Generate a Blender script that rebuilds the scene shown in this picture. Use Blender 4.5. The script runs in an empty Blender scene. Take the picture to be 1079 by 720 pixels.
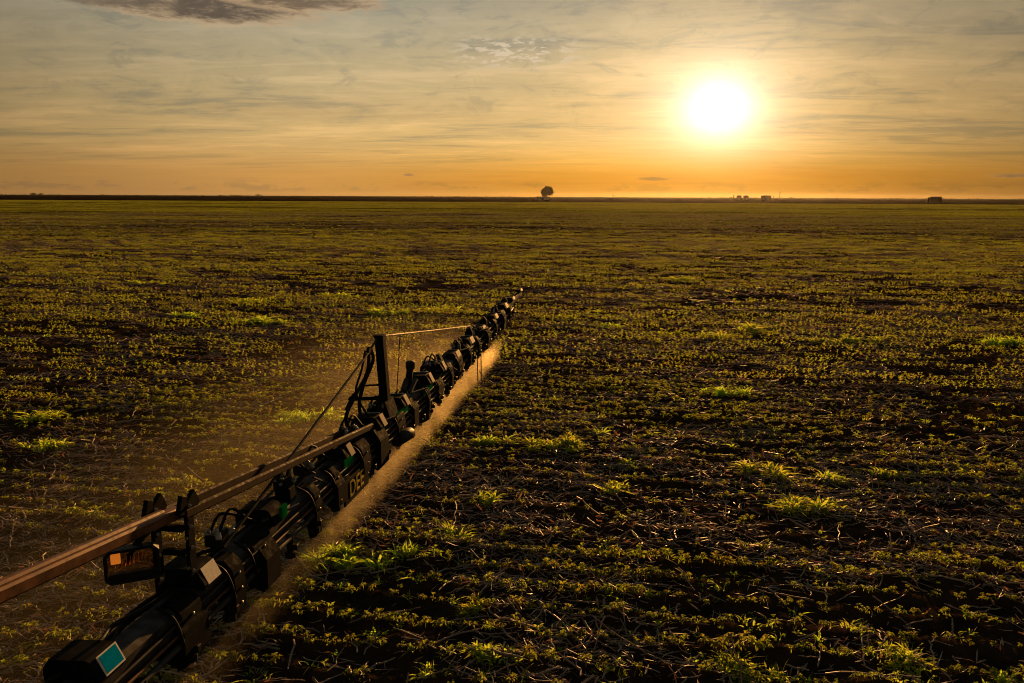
import bpy, bmesh, math, random
import numpy as np
from mathutils import Vector, Matrix
random.seed(7); rng = np.random.default_rng(11)
scene = bpy.context.scene
C = scene.collection
R = math.radians

# ------------------------------------------------------------------ camera
CAM_H = 3.4
cam_d = bpy.data.cameras.new('camera'); cam = bpy.data.objects.new('camera', cam_d); C.objects.link(cam)
cam_d.sensor_width = 36; cam_d.lens = 28; cam_d.clip_start = 0.05; cam_d.clip_end = 30000
cam.matrix_world = Matrix.Translation((0, 0, CAM_H)) @ Matrix.Rotation(R(90 - 10.34), 4, 'X') @ Matrix.Rotation(R(0.25), 4, 'Z')
scene.camera = cam
scene.view_settings.view_transform = 'Standard'; scene.view_settings.look = 'None'
scene.view_settings.exposure = 0.3; scene.view_settings.gamma = 1
scene.cycles.use_denoising = True
scene.cycles.filter_width = 1.0; scene.cycles.max_bounces = 6; scene.cycles.transparent_max_bounces = 8; scene.cycles.volume_bounces = 1
scene.cycles.volume_step_rate = 1.0; scene.cycles.volume_max_steps = 128

# ------------------------------------------------------------------ world + sun
SUN_AZ, SUN_EL = R(13.97), R(5.84)
SUN = Vector((math.sin(SUN_AZ) * math.cos(SUN_EL), math.cos(SUN_AZ) * math.cos(SUN_EL), math.sin(SUN_EL)))
world = bpy.data.worlds.new('World'); scene.world = world; world.use_nodes = True

class NT:
    """small helper for node trees"""
    def __init__(s, nt): s.nt = nt; s.N = nt.nodes; s.L = nt.links
    def n(s, t, **kw):
        o = s.N.new(t)
        for k, v in kw.items(): setattr(o, k, v)
        return o
    def put(s, sock, v):
        if isinstance(v, bpy.types.NodeSocket): s.L.new(v, sock)
        elif v is not None: sock.default_value = v
    def m(s, op, a, b=None, c=None, clamp=False):
        o = s.n('ShaderNodeMath', operation=op, use_clamp=clamp)
        for i, v in enumerate((a, b, c)): s.put(o.inputs[i], v)
        return o.outputs[0]
    def v(s, op, a, b=None, out=0):
        o = s.n('ShaderNodeVectorMath', operation=op)
        s.put(o.inputs[0], a); s.put(o.inputs[1], b)
        return o.outputs[out]
    def xyz(s, a):
        o = s.n('ShaderNodeSeparateXYZ'); s.put(o.inputs[0], a); return o.outputs
    def comb(s, x, y, z):
        o = s.n('ShaderNodeCombineXYZ')
        for i, q in enumerate((x, y, z)): s.put(o.inputs[i], q)
        return o.outputs[0]
    def noise(s, vec, scale, detail=4, rough=0.5, dist=0.0):
        o = s.n('ShaderNodeTexNoise'); s.put(o.inputs['Vector'], vec)
        o.inputs['Scale'].default_value = scale; o.inputs['Detail'].default_value = detail
        o.inputs['Roughness'].default_value = rough; o.inputs['Distortion'].default_value = dist
        return o.outputs['Fac']
    def ramp(s, f, a, b, va=0.0, vb=1.0, smooth=True):
        o = s.n('ShaderNodeMapRange', interpolation_type='SMOOTHSTEP' if smooth else 'LINEAR')
        for i, q in enumerate((f, a, b, va, vb)): s.put(o.inputs[i], q)
        return o.outputs[0]
    def mix(s, f, a, b, mode='MIX'):
        o = s.n('ShaderNodeMix', data_type='RGBA', blend_type=mode)
        s.put(o.inputs[0], f)
        s.put(o.inputs[6], a if not isinstance(a, tuple) else (*a, 1)); s.put(o.inputs[7], b if not isinstance(b, tuple) else (*b, 1))
        return o.outputs[2]

def build_world():
    t = NT(world.node_tree); t.N.clear()
    out = t.n('ShaderNodeOutputWorld'); bg = t.n('ShaderNodeBackground'); bg.inputs[1].default_value = 0.081
    t.L.new(bg.outputs[0], out.inputs[0])
    sky = t.n('ShaderNodeTexSky', sky_type='NISHITA'); sky.sun_disc = False
    sky.sun_elevation = SUN_EL; sky.sun_rotation = SUN_AZ; sky.dust_density = 4.0; sky.ozone_density = 1.0; sky.air_density = 1.0
    d = t.n('ShaderNodeTexCoord').outputs['Generated']
    x, y, z = t.xyz(d)
    el = t.m('MULTIPLY', t.m('ARCSINE', z), 57.2958)                      # elevation, degrees
    az = t.m('MULTIPLY', t.m('ARCTAN2', x, y), 57.2958)                   # azimuth, degrees
    # angle to the sun, with the aureole a little wider than tall
    da = t.m('SUBTRACT', az, math.degrees(SUN_AZ)); de = t.m('SUBTRACT', el, math.degrees(SUN_EL))
    de = t.m('MULTIPLY', de, t.m('ADD', 1.1, t.m('MULTIPLY', t.m('LESS_THAN', de, 0.0), 0.1)))
    r2 = t.m('ADD', t.m('MULTIPLY', t.m('POWER', t.m('ABSOLUTE', da), 2.0), 0.85), t.m('POWER', t.m('ABSOLUTE', de), 2.0))
    r = t.m('SQRT', r2)
    # thin high veil: warm near the horizon, greyer above
    h = t.ramp(el, 0.0, 15.0, smooth=False)
    o = t.n('ShaderNodeValToRGB'); t.put(o.inputs[0], h); cr = o.color_ramp
    stops = [(0.0, (6.0, 3.1, 1.0)), (0.1, (6.8, 3.6, 1.1)), (0.25, (6.9, 4.5, 1.75)), (0.5, (5.4, 4.15, 2.15)), (0.74, (4.2, 3.7, 2.45)), (0.95, (2.5, 2.5, 2.1))]
    while len(cr.elements) < len(stops): cr.elements.new(0.5)
    for e, (p, c) in zip(cr.elements, stops): e.position = p; e.color = (*c, 1)
    veil = o.outputs[0]
    # darker away from the sun in azimuth, and towards the zenith
    side = t.ramp(t.m('ABSOLUTE', t.m('ADD', az, 2.0)), 7.0, 40.0, 1.0, 0.44)
    zen = t.ramp(el, 12.0, 60.0, 1.0, 0.5)
    back = t.ramp(t.m('ABSOLUTE', da), 60.0, 170.0, 1.0, 0.85)
    k = t.m('MULTIPLY', t.m('MULTIPLY', side, zen), back)
    veil = t.mix(1.0, veil, t.comb(k, k, k), 'MULTIPLY')
    skyc = t.mix(1.0, sky.outputs[0], (0.55, 0.50, 0.42), 'MULTIPLY')
    near = t.m('MULTIPLY', t.m('EXPONENT', t.m('MULTIPLY', t.m('POWER', t.m('DIVIDE', da, 22.0), 2.0), -1.0)), t.ramp(el, 4.6, 1.0))
    veil = t.mix(near, veil, t.mix(1.0, veil, (1.0, 0.88, 0.30), 'MULTIPLY'))
    col = t.mix(0.9, skyc, veil)
    # streaks of cirrus, laid on a plane overhead so that they converge on the horizon
    iz = t.m('DIVIDE', 1.0, t.m('ADD', t.m('MAXIMUM', z, 0.0), 0.05))
    p = t.comb(t.m('MULTIPLY', x, iz), t.m('MULTIPLY', y, iz), 0.0)
    ps = t.comb(t.m('ADD', t.m('MULTIPLY', t.m('MULTIPLY', x, iz), 0.42), t.m('MULTIPLY', t.m('MULTIPLY', y, iz), 0.12)), t.m('MULTIPLY', y, iz), 3.1)
    n1 = t.noise(ps, 0.85, 7, 0.58, 0.6); n2 = t.noise(ps, 3.1, 6, 0.62, 1.2)
    n = t.m('ADD', t.m('MULTIPLY', n1, 0.65), t.m('MULTIPLY', n2, 0.35))
    band = t.ramp(el, 0.3, 4.0)
    hi = t.m('MULTIPLY', t.ramp(n, 0.50, 0.64), t.m('MULTIPLY', band, 0.85))
    lo = t.m('MULTIPLY', t.ramp(n, 0.50, 0.38), t.m('MULTIPLY', band, 0.75))
    bright = t.mix(1.0, col, (1.28, 1.22, 1.22), 'MULTIPLY'); dull = t.mix(1.0, col, (0.58, 0.67, 0.86), 'MULTIPLY')
    col = t.mix(hi, col, bright); col = t.mix(lo, col, dull)
    nm = t.noise(t.comb(t.m('MULTIPLY', az, 0.30), t.m('MULTIPLY', el, 0.75), 5.0), 1.0, 8, 0.66, 0.6)
    col = t.mix(t.m('MULTIPLY', t.m('MULTIPLY', t.ramp(nm, 0.50, 0.66), t.ramp(el, 3.0, 7.0)), 0.35), col, bright)
    col = t.mix(t.m('MULTIPLY', t.m('MULTIPLY', t.ramp(nm, 0.48, 0.34), t.ramp(el, 3.0, 7.0)), 0.45), col, dull)
    # layered bars low over the horizon
    pb = t.comb(t.m('MULTIPLY', az, 0.045), t.m('MULTIPLY', el, 0.9), 7.7)
    nb = t.noise(pb, 1.0, 5, 0.6, 0.4)
    lowm = t.ramp(el, 9.0, 3.0)
    col = t.mix(t.m('MULTIPLY', t.m('MULTIPLY', t.ramp(nb, 0.52, 0.68), lowm), 0.5), col, t.mix(1.0, col, (0.80, 0.74, 0.72), 'MULTIPLY'))
    col = t.mix(t.m('MULTIPLY', t.m('MULTIPLY', t.ramp(nb, 0.46, 0.34), lowm), 0.5), col, t.mix(1.0, col, (1.14, 1.12, 1.05), 'MULTIPLY'))
    # row of small far cumulus just over the horizon
    pc = t.comb(t.m('MULTIPLY', az, 0.55), t.m('MULTIPLY', el, 1.6), 1.7)
    nc = t.noise(pc, 0.9, 5, 0.6)
    cm = t.m('MULTIPLY', t.ramp(el, 0.15, 0.45), t.ramp(el, 1.3, 0.6))
    cum = t.m('MULTIPLY', t.ramp(nc, 0.50, 0.60), cm)
    col = t.mix(t.m('MULTIPLY', cum, 0.55), col, t.mix(1.0, col, (0.66, 0.74, 1.0), 'MULTIPLY'))
    # dark ragged clouds: (azimuth, elevation, half widths, strength)
    pn = t.comb(t.m('MULTIPLY', az, 0.45), t.m('MULTIPLY', el, 1.7), 0.4)
    # flecks of altocumulus above the middle of the field
    pf = t.comb(t.m('MULTIPLY', az, 0.9), t.m('MULTIPLY', el, 3.2), 9.0); nf = t.noise(pf, 1.0, 4, 0.6, 0.5)
    fm = t.m('MULTIPLY', t.ramp(t.m('ABSOLUTE', t.m('SUBTRACT', az, 0.3)), 6.0, 1.5), t.ramp(t.m('ABSOLUTE', t.m('SUBTRACT', el, 9.6)), 1.4, 0.3))
    col = t.mix(t.m('MULTIPLY', fm, 0.35), col, t.mix(1.0, col, (0.72, 0.80, 0.95), 'MULTIPLY'))
    col = t.mix(t.m('MULTIPLY', t.m('MULTIPLY', t.ramp(nf, 0.49, 0.58), fm), 0.85), col, (7.2, 5.7, 3.9))
    ragged = t.m('SUBTRACT', t.noise(pn, 1.3, 8, 0.72, 0.4), 0.5)
    for caz, cel, wa, we, st, tint in ((-20.0, 11.75, 5.4, 0.85, 0.95, (0.34, 0.32, 0.33)), (-14.2, 12.45, 4.0, 0.55, 0.85, (0.42, 0.38, 0.37)), (-25.8, 11.6, 3.0, 0.5, 0.8, (0.46, 0.43, 0.42)),
                                       (9.9, 1.22, 1.0, 0.12, 0.55, (0.45, 0.40, 0.42)), (32.0, 1.35, 1.5, 0.11, 0.55, (0.45, 0.42, 0.45)), (-7.3, 1.45, 0.35, 0.1, 0.5, (0.5, 0.45, 0.5))):
        q = t.m('ADD', t.m('POWER', t.m('ABSOLUTE', t.m('DIVIDE', t.m('SUBTRACT', az, caz), wa)), 2.0), t.m('POWER', t.m('ABSOLUTE', t.m('DIVIDE', t.m('SUBTRACT', el, cel), we)), 2.0))
        q = t.m('ADD', q, t.m('MULTIPLY', ragged, 4.5))
        col = t.mix(t.m('MULTIPLY', t.ramp(q, 1.25, 0.45), t.m('MULTIPLY', t.ramp(q, 2.2, 0.9), 0.0)), col, (4.5, 2.6, 1.2))
        edge = t.m('MULTIPLY', t.ramp(q, 2.4, 1.2), 0.7 if wa > 3 else 0.1)
        col = t.mix(edge, col, (5.3, 3.6, 2.0))
        col = t.mix(t.m('MULTIPLY', t.ramp(q, 1.75, 0.0), st), col, t.mix(1.0, (3.1, 2.5, 1.8), tint, 'MULTIPLY'))
    # sun and aureole behind the thin cloud
    g = t.m('MULTIPLY', t.m('EXPONENT', t.m('MULTIPLY', t.m('POWER', t.m('DIVIDE', r, 1.75), 1.6), -1.0)), 14.0)
    g2 = t.m('MULTIPLY', t.m('EXPONENT', t.m('MULTIPLY', r, -0.25)), 3.4)
    gc = t.mix(1.0, t.comb(g, g, g), (1.0, 0.95, 0.86), 'MULTIPLY'); gc2 = t.mix(1.0, t.comb(g2, g2, g2), (1.0, 0.60, 0.16), 'MULTIPLY')
    g3 = t.m('MULTIPLY', t.m('EXPONENT', t.m('MULTIPLY', t.m('POWER', t.m('DIVIDE', r, 3.9), 1.6), -1.0)), 4.6)
    col = t.mix(1.0, col, t.mix(1.0, t.comb(g3, g3, g3), (1.0, 0.90, 0.76), 'MULTIPLY'), 'ADD')
    col = t.mix(1.0, col, gc, 'ADD'); col = t.mix(1.0, col, gc2, 'ADD')
    red = t.m('MULTIPLY', t.ramp(el, 3.6, 0.9), t.m('ADD', t.m('MULTIPLY', near, 0.9), 0.1))
    col = t.mix(red, col, t.mix(1.0, col, (1.04, 0.87, 0.46), 'MULTIPLY'))
    below = t.ramp(el, -0.6, -0.05)
    col = t.mix(below, (0.5, 0.35, 0.2), col)
    t.L.new(col, bg.inputs[0])
build_world()
sun_d = bpy.data.lights.new('sun', 'SUN'); sun = bpy.data.objects.new('sun', sun_d); C.objects.link(sun)
sun_d.energy = 5.0; sun_d.angle = R(0.6); sun_d.color = (1.0, 0.47, 0.125)
sun.rotation_euler = (-SUN).to_track_quat('-Z', 'Y').to_euler()

# ------------------------------------------------------------------ materials
def material(name):
    m = bpy.data.materials.new(name); m.use_nodes = True
    t = NT(m.node_tree); b = t.N['Principled BSDF']
    return m, t, b
def simple(name, col, rough=0.5, metal=0.0, var=0.25, scale=14.0, spec=0.5, bump=0.0):
    """paint, plastic or metal with dust and wear from noise"""
    m, t, b = material(name)
    co = t.n('ShaderNodeTexCoord').outputs['Object']
    n = t.noise(co, scale, 5, 0.6)
    dark = tuple(c * (1 - var) for c in col); light = tuple(min(1, c * (1 + var) + 0.002) for c in col)
    t.put(b.inputs['Base Color'], t.mix(t.ramp(n, 0.3, 0.7), dark, light))
    t.put(b.inputs['Roughness'], t.ramp(t.noise(co, scale * 2.3, 4), 0.3, 0.7, max(0.05, rough - 0.12), min(1, rough + 0.15)))
    b.inputs['Metallic'].default_value = metal; b.inputs['Specular IOR Level'].default_value = spec
    if bump:
        bp = t.n('ShaderNodeBump'); bp.inputs['Strength'].default_value = bump; bp.inputs['Distance'].default_value = 0.01
        t.put(bp.inputs['Height'], n); t.L.new(bp.outputs[0], b.inputs['Normal'])
    return m
def leafy(name, a, b_, trans, tw=0.5, rough=0.55, scale=9.0):
    """thin leaf or husk: reflects and lets light through; hue drifts from plant to plant"""
    m, t, b = material(name)
    info = t.n('ShaderNodeObjectInfo').outputs['Random']
    geo = t.n('ShaderNodeNewGeometry')
    n = t.noise(geo.outputs['Position'], scale, 3, 0.6)
    f = t.m('ADD', t.m('MULTIPLY', info, 0.5), t.m('MULTIPLY', t.ramp(n, 0.3, 0.7), 0.5))
    t.put(b.inputs['Base Color'], t.mix(f, a, b_)); b.inputs['Roughness'].default_value = rough
    b.inputs['Specular IOR Level'].default_value = 0.3
    tr = t.n('ShaderNodeBsdfTranslucent'); t.put(tr.inputs[0], t.mix(f, (trans[0], trans[1] * 0.62, trans[2]), trans))
    ms = t.n('ShaderNodeMixShader'); ms.inputs[0].default_value = tw
    t.L.new(b.outputs[0], ms.inputs[1]); t.L.new(tr.outputs[0], ms.inputs[2])
    t.L.new(ms.outputs[0], t.N['Material Output'].inputs[0])
    return m
M = {}
M['leaf'] = leafy('crop_leaf', (0.075, 0.075, 0.016), (0.075, 0.120, 0.018), (0.50, 0.68, 0.05), 0.62)
M['weed'] = leafy('weed_blade', (0.055, 0.095, 0.014), (0.090, 0.120, 0.020), (0.60, 0.92, 0.07), 0.72)
M['straw'] = leafy('dry_straw', (0.22, 0.17, 0.12), (0.50, 0.41, 0.31), (0.34, 0.25, 0.15), 0.25, 0.5)
M['husk'] = leafy('dry_husk', (0.17, 0.10, 0.055), (0.33, 0.23, 0.13), (0.36, 0.21, 0.09), 0.35, 0.6)
M['tree_leaf'] = leafy('tree_leaf', (0.035, 0.045, 0.012), (0.055, 0.065, 0.016), (0.05, 0.05, 0.01), 0.25)
M['bark'] = simple('bark', (0.07, 0.05, 0.035), 0.9, scale=3, spec=0.0)
M['black'] = simple('black_paint', (0.009, 0.009, 0.010), 0.8, var=0.4, scale=9, bump=0.15, spec=0.03)
M['grey'] = simple('dark_grey_paint', (0.038, 0.038, 0.040), 0.6, var=0.4, scale=7, spec=0.12)
M['plastic'] = simple('black_plastic', (0.016, 0.016, 0.017), 0.5, var=0.3, spec=0.15)
M['rubber'] = simple('black_rubber_hose', (0.012, 0.012, 0.012), 0.6, var=0.3, spec=0.06)
M['rust'] = simple('brown_steel', (0.12, 0.050, 0.024), 0.5, metal=0.1, var=0.45, scale=11, spec=0.25)
M['rail'] = simple('dark_brown_steel', (0.030, 0.015, 0.009), 0.75, metal=0.0, var=0.5, scale=11, spec=0.1)
M['steel'] = simple('bare_steel', (0.30, 0.29, 0.27), 0.5, metal=0.7, var=0.25)
M['green'] = simple('green_paint', (0.004, 0.14, 0.030), 0.7, var=0.25, spec=0.0)
M['yellow'] = simple('yellow_letter', (0.42, 0.32, 0.05), 0.6, var=0.3, spec=0.1)
M['cream'] = simple('cream_sticker', (0.80, 0.74, 0.62), 0.7, var=0.1, scale=30, spec=0.1)
M['teal'] = simple('turquoise_sticker', (0.0, 0.28, 0.50), 0.8, var=0.1, scale=40, spec=0.0)
M['pale'] = leafy('pale_plastic_cap', (0.42, 0.36, 0.24), (0.52, 0.46, 0.32), (0.6, 0.45, 0.22), 0.4)
M['amber'] = leafy('glow_streak_amber', (0.90, 0.36, 0.03), (0.95, 0.40, 0.04), (1.0, 0.75, 0.05), 0.75, 0.3)
M['cable'] = simple('dark_cable', (0.02, 0.016, 0.014), 0.7, spec=0.1)
M['strap'] = simple('tan_cord', (0.34, 0.20, 0.12), 0.7)
M['wall'] = simple('pale_wall', (0.40, 0.38, 0.36), 0.9, scale=1, spec=0.0)
M['roof'] = simple('grey_roof', (0.10, 0.095, 0.09), 0.9, scale=1, spec=0.0)
M['truck'] = simple('dark_red_paint', (0.030, 0.016, 0.014), 0.9, scale=1, spec=0.0)
def glow_reflector_mat():
    m, t, b = material('glowing_amber_reflector')
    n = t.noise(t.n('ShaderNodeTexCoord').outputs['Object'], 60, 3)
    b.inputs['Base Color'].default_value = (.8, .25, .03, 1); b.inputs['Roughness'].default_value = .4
    t.put(b.inputs['Emission Color'], t.mix(n, (1.0, .20, .012), (1.0, .30, .03))); b.inputs['Emission Strength'].default_value = .34  # emission added to stand in for sun shining through an amber reflector
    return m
M['amber_glow'] = glow_reflector_mat()
def glass_mat():
    m, t, b = material('tinted_glass')
    b.inputs['Base Color'].default_value = (0.035, 0.02, 0.012, 1); b.inputs['Roughness'].default_value = 0.06
    b.inputs['Specular IOR Level'].default_value = 0.6
    tr = t.n('ShaderNodeBsdfTransparent'); tr.inputs[0].default_value = (0.92, 0.78, 0.6, 1)
    ms = t.n('ShaderNodeMixShader'); ms.inputs[0].default_value = 0.86
    t.L.new(b.outputs[0], ms.inputs[1]); t.L.new(tr.outputs[0], ms.inputs[2]); t.L.new(ms.outputs[0], t.N['Material Output'].inputs[0])
    return m
M['glass'] = glass_mat()

FIELD_END = 470.0
BX, BY = 0.1532, 0.9882            # boom axis on the ground; the crop rows run square to it
def ground_mat():
    m, t, b = material('field_soil')
    pos = t.n('ShaderNodeNewGeometry').outputs['Position']
    x, y, z = t.xyz(pos)
    dist = t.v('LENGTH', pos, out=1)
    big = t.noise(pos, 0.35, 4, 0.6); mid = t.noise(pos, 4.0, 6, 0.65); fine = t.noise(pos, 38.0, 5, 0.7)
    soil = t.mix(t.ramp(mid, 0.3, 0.7), (0.018, 0.012, 0.008), (0.046, 0.031, 0.020))
    soil = t.mix(t.ramp(fine, 0.55, 0.75, 0.0, 0.5), soil, (0.075, 0.048, 0.028))
    soil = t.mix(t.ramp(big, 0.35, 0.7, 0.0, 0.35), soil, (0.05, 0.028, 0.016))
    # far crop cover between the plants that are built
    row = t.comb(t.m('SUBTRACT', t.m('MULTIPLY', x, BY * 0.06), t.m('MULTIPLY', y, BX * 0.06)), t.m('ADD', t.m('MULTIPLY', x, BX), t.m('MULTIPLY', y, BY)), 0.0)
    rn = t.noise(row, 0.35, 5, 0.6)
    green = t.mix(t.ramp(rn, 0.35, 0.65), (0.032, 0.020, 0.007), (0.056, 0.046, 0.010))
    soil = t.mix(t.ramp(dist, 40.0, 200.0, 0.0, 0.75), soil, green)
    # beyond the far headland: bare dark land in strips
    s = t.m('ADD', t.m('MULTIPLY', x, -0.02), y)
    far = t.ramp(t.m('ADD', s, t.m('MULTIPLY', t.noise(pos, 0.01, 3), 30.0)), FIELD_END, FIELD_END + 30.0)
    strip = t.mix(t.ramp(t.noise(t.comb(t.m('MULTIPLY', x, 0.0006), t.m('MULTIPLY', y, 0.004), 0.0), 1.0, 3), 0.4, 0.6), (0.018, 0.008, 0.004), (0.012, 0.008, 0.004))
    soil = t.mix(far, soil, strip)
    t.put(b.inputs['Base Color'], soil); b.inputs['Roughness'].default_value = 1.0; b.inputs['Specular IOR Level'].default_value = 0.0
    bp = t.n('ShaderNodeBump'); bp.inputs['Strength'].default_value = 0.8; bp.inputs['Distance'].default_value = 0.03
    t.put(bp.inputs['Height'], t.m('ADD', mid, t.m('MULTIPLY', fine, 0.35))); t.L.new(bp.outputs[0], b.inputs['Normal'])
    return m
M['soil'] = ground_mat()

# ------------------------------------------------------------------ helpers
def tag(o, label=None, cat=None, group=None, kind=None):
    if label: o['label'] = label
    if cat: o['category'] = cat
    if group: o['group'] = group
    if kind: o['kind'] = kind
    return o
def empty(name, loc, label, cat, group=None, rz=0):
    o = bpy.data.objects.new(name, None); C.objects.link(o); o.location = loc; o.rotation_euler = (0, 0, rz); o.empty_display_size = 0.2
    return tag(o, label, cat, group)
class MB:
    """collects shapes and links them as ONE mesh object"""
    def __init__(s): s.v = []; s.f = []
    def add(s, vs, fs):
        k = len(s.v); s.v += [tuple(q) for q in vs]; s.f += [tuple(i + k for i in f) for f in fs]; return s
    def box(s, c, d, rot=None, bev=0.0):
        """box with chamfered long edges; rot = 3x3 matrix"""
        x, y, z = (q / 2 for q in d)
        b = bev or min(d) * 0.12; b = min(b, x * .9, z * .9)
        ring = [(-x + b, -z), (x - b, -z), (x, -z + b), (x, z - b), (x - b, z), (-x + b, z), (-x, z - b), (-x, -z + b)]
        vs = [(p, -y, q) for p, q in ring] + [(p, y, q) for p, q in ring]
        fs = [(i, (i + 1) % 8, 8 + (i + 1) % 8, 8 + i) for i in range(8)] + [tuple(range(7, -1, -1)), tuple(range(8, 16))]
        fs = [tuple(reversed(f)) for f in fs]
        return s.add([Vector(c) + ((rot @ Vector(q)) if rot else Vector(q)) for q in vs], [tuple(reversed(f)) for f in fs])
    def prism(s, outline, y0, y1, axis='s'):
        """outline (u,z) swept along s"""
        n = len(outline)
        vs = [(u, y0, z) for u, z in outline] + [(u, y1, z) for u, z in outline]
        fs = [(i, (i + 1) % n, n + (i + 1) % n, n + i) for i in range(n)] + [tuple(range(n - 1, -1, -1)), tuple(range(n, 2 * n))]
        return s.add(vs, fs)
    def tube(s, pts, r, n=8, closed_ends=True, r1=None):
        pts = [Vector(p) for p in pts]; k = len(pts); vs = []; fs = []; up = Vector((0.13, 0.05, 1)).normalized()
        for i, p in enumerate(pts):
            d = (pts[min(i + 1, k - 1)] - pts[max(i - 1, 0)]).normalized()
            a = d.cross(up)
            if a.length < 0.05: a = d.cross(Vector((1, 0, 0)))
            a.normalize(); b = a.cross(d)
            rr = r if r1 is None else r + (r1 - r) * i / max(1, k - 1)
            vs += [p + a * math.cos(6.2832 * j / n) * rr + b * math.sin(6.2832 * j / n) * rr for j in range(n)]
        for i in range(k - 1):
            fs += [(i * n + j, i * n + (j + 1) % n, (i + 1) * n + (j + 1) % n, (i + 1) * n + j) for j in range(n)]
        if closed_ends: fs += [tuple(range(n - 1, -1, -1)), tuple(range((k - 1) * n, k * n))]
        return s.add(vs, fs)
    def lathe(s, c, prof, n=12, axis=Vector((0, 0, 1))):
        """profile of (radius, height) about an axis through c"""
        q = Vector((0, 0, 1)).rotation_difference(Vector(axis).normalized()); vs = []; fs = []
        for r, h in prof: vs += [Vector(c) + q @ Vector((r * math.cos(6.2832 * j / n), r * math.sin(6.2832 * j / n), h)) for j in range(n)]
        for i in range(len(prof) - 1): fs += [(i * n + j, i * n + (j + 1) % n, (i + 1) * n + (j + 1) % n, (i + 1) * n + j) for j in range(n)]
        fs += [tuple(range(n - 1, -1, -1)), tuple(range((len(prof) - 1) * n, len(prof) * n))]
        return s.add(vs, fs)
    def mesh(s, name, mat, smooth=False):
        m = bpy.data.meshes.new(name); m.from_pydata(s.v, [], s.f); m.update()
        for q in (mat if isinstance(mat, list) else [mat]): m.materials.append(q)
        if smooth: m.polygons.foreach_set('use_smooth', [True] * len(m.polygons)); 
        return m
    def build(s, name, mat, parent=None, smooth=False, loc=None):
        me = s.mesh(name, mat, smooth)
        if len(s.f) < 3000:
            bm = bmesh.new(); bm.from_mesh(me); bmesh.ops.recalc_face_normals(bm, faces=bm.faces); bm.to_mesh(me); bm.free()
        o = bpy.data.objects.new(name, me); C.objects.link(o)
        if parent: o.parent = parent
        if loc: o.location = loc
        return o
def curve_pts(ctrl, n=10):
    """Catmull-Rom through control points"""
    P = [Vector(c) for c in ctrl]; P = [P[0] * 2 - P[1]] + P + [P[-1] * 2 - P[-2]]; out = []
    for i in range(1, len(P) - 2):
        for k in range(n):
            t = k / n; a, b, c, d = P[i - 1:i + 3]
            out.append(0.5 * ((2 * b) + (c - a) * t + (2 * a - 5 * b + 4 * c - d) * t * t + (3 * b - a - 3 * c + d) * t ** 3))
    return out + [P[-2]]

# ------------------------------------------------------------------ ground
def hash2(ix, iy, seed):
    h = (ix.astype(np.int64) * 374761393 + iy.astype(np.int64) * 668265263 + seed * 1442695041) & 0x7fffffff
    h = ((h ^ (h >> 13)) * 1274126177) & 0x7fffffff
    return ((h ^ (h >> 16)) & 0xffff) / 65535.0
def vnoise(x, y, seed=0):
    ix = np.floor(x); iy = np.floor(y); fx = x - ix; fy = y - iy
    fx = fx * fx * (3 - 2 * fx); fy = fy * fy * (3 - 2 * fy)
    a = hash2(ix, iy, seed); b = hash2(ix + 1, iy, seed); c = hash2(ix, iy + 1, seed); d = hash2(ix + 1, iy + 1, seed)
    return a + (b - a) * fx + (c - a) * fy + (a - b - c + d) * fx * fy
ROW = 0.36
def height(x, y):
    x = np.asarray(x, float); y = np.asarray(y, float)
    d = np.hypot(x, y); a = x * BX + y * BY
    f1 = np.clip((70 - d) / 40, 0, 1); f2 = np.clip((30 - d) / 15, 0, 1)
    h = 0.05 * (vnoise(x / 1.3, y / 1.3, 1) - .5) + 0.05 * (vnoise(x / .45, y / .38, 2) - .5) + 0.014 * np.cos(6.2832 * a / ROW)
    h2 = 0.045 * (vnoise(x / .16, y / .14, 3) - .5) + 0.03 * np.maximum(0, vnoise(x / .08, y / .075, 4) - .55) * 2
    return h * f1 + h2 * f2 - 0.01
def build_ground():
    rad = [0.8]
    while rad[-1] < 95: rad.append(rad[-1] * (1.0085 if rad[-1] > 4 else 1.06))
    while rad[-1] < 4300: rad.append(rad[-1] * 1.09)
    rad = np.array(rad)
    az = np.concatenate([np.linspace(-42, 42, 430), np.linspace(42, 318, 60)[1:-1]]); az = np.radians(az)
    rr, aa = np.meshgrid(rad, az, indexing='ij')
    jit = 1 + (rng.random(rr.shape) - .5) * 0.004
    x = rr * np.sin(aa) * jit; y = rr * np.cos(aa) * jit; z = height(x, y)
    n = len(az); k = len(rad)
    V = np.stack([x, y, z], -1).reshape(-1, 3); V = np.vstack([V, [[0, 0, 0]]])
    i, j = np.meshgrid(np.arange(k - 1), np.arange(n), indexing='ij'); j2 = (j + 1) % n
    q = np.stack([i * n + j, (i + 1) * n + j, (i + 1) * n + j2, i * n + j2], -1).reshape(-1, 4)[:, ::-1]
    tri = np.stack([np.full(n, k * n), np.arange(n), (np.arange(n) + 1) % n], -1)[:, ::-1]
    m = bpy.data.meshes.new('ground')
    m.vertices.add(len(V)); m.vertices.foreach_set('co', V.ravel())
    loops = np.concatenate([q.ravel(), tri.ravel()]); m.loops.add(len(loops)); m.loops.foreach_set('vertex_index', loops)
    st = np.concatenate([np.arange(len(q)) * 4, len(q) * 4 + np.arange(n) * 3]); m.polygons.add(len(st)); m.polygons.foreach_set('loop_start', st)
    m.update(calc_edges=True); m.validate(); m.polygons.foreach_set('use_smooth', np.ones(len(st), bool))
    m.materials.append(M['soil'])
    o = bpy.data.objects.new('ground', m); C.objects.link(o)
    tag(o, 'dark brown field soil stretching flat to the horizon', kind='structure')
build_ground()

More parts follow.
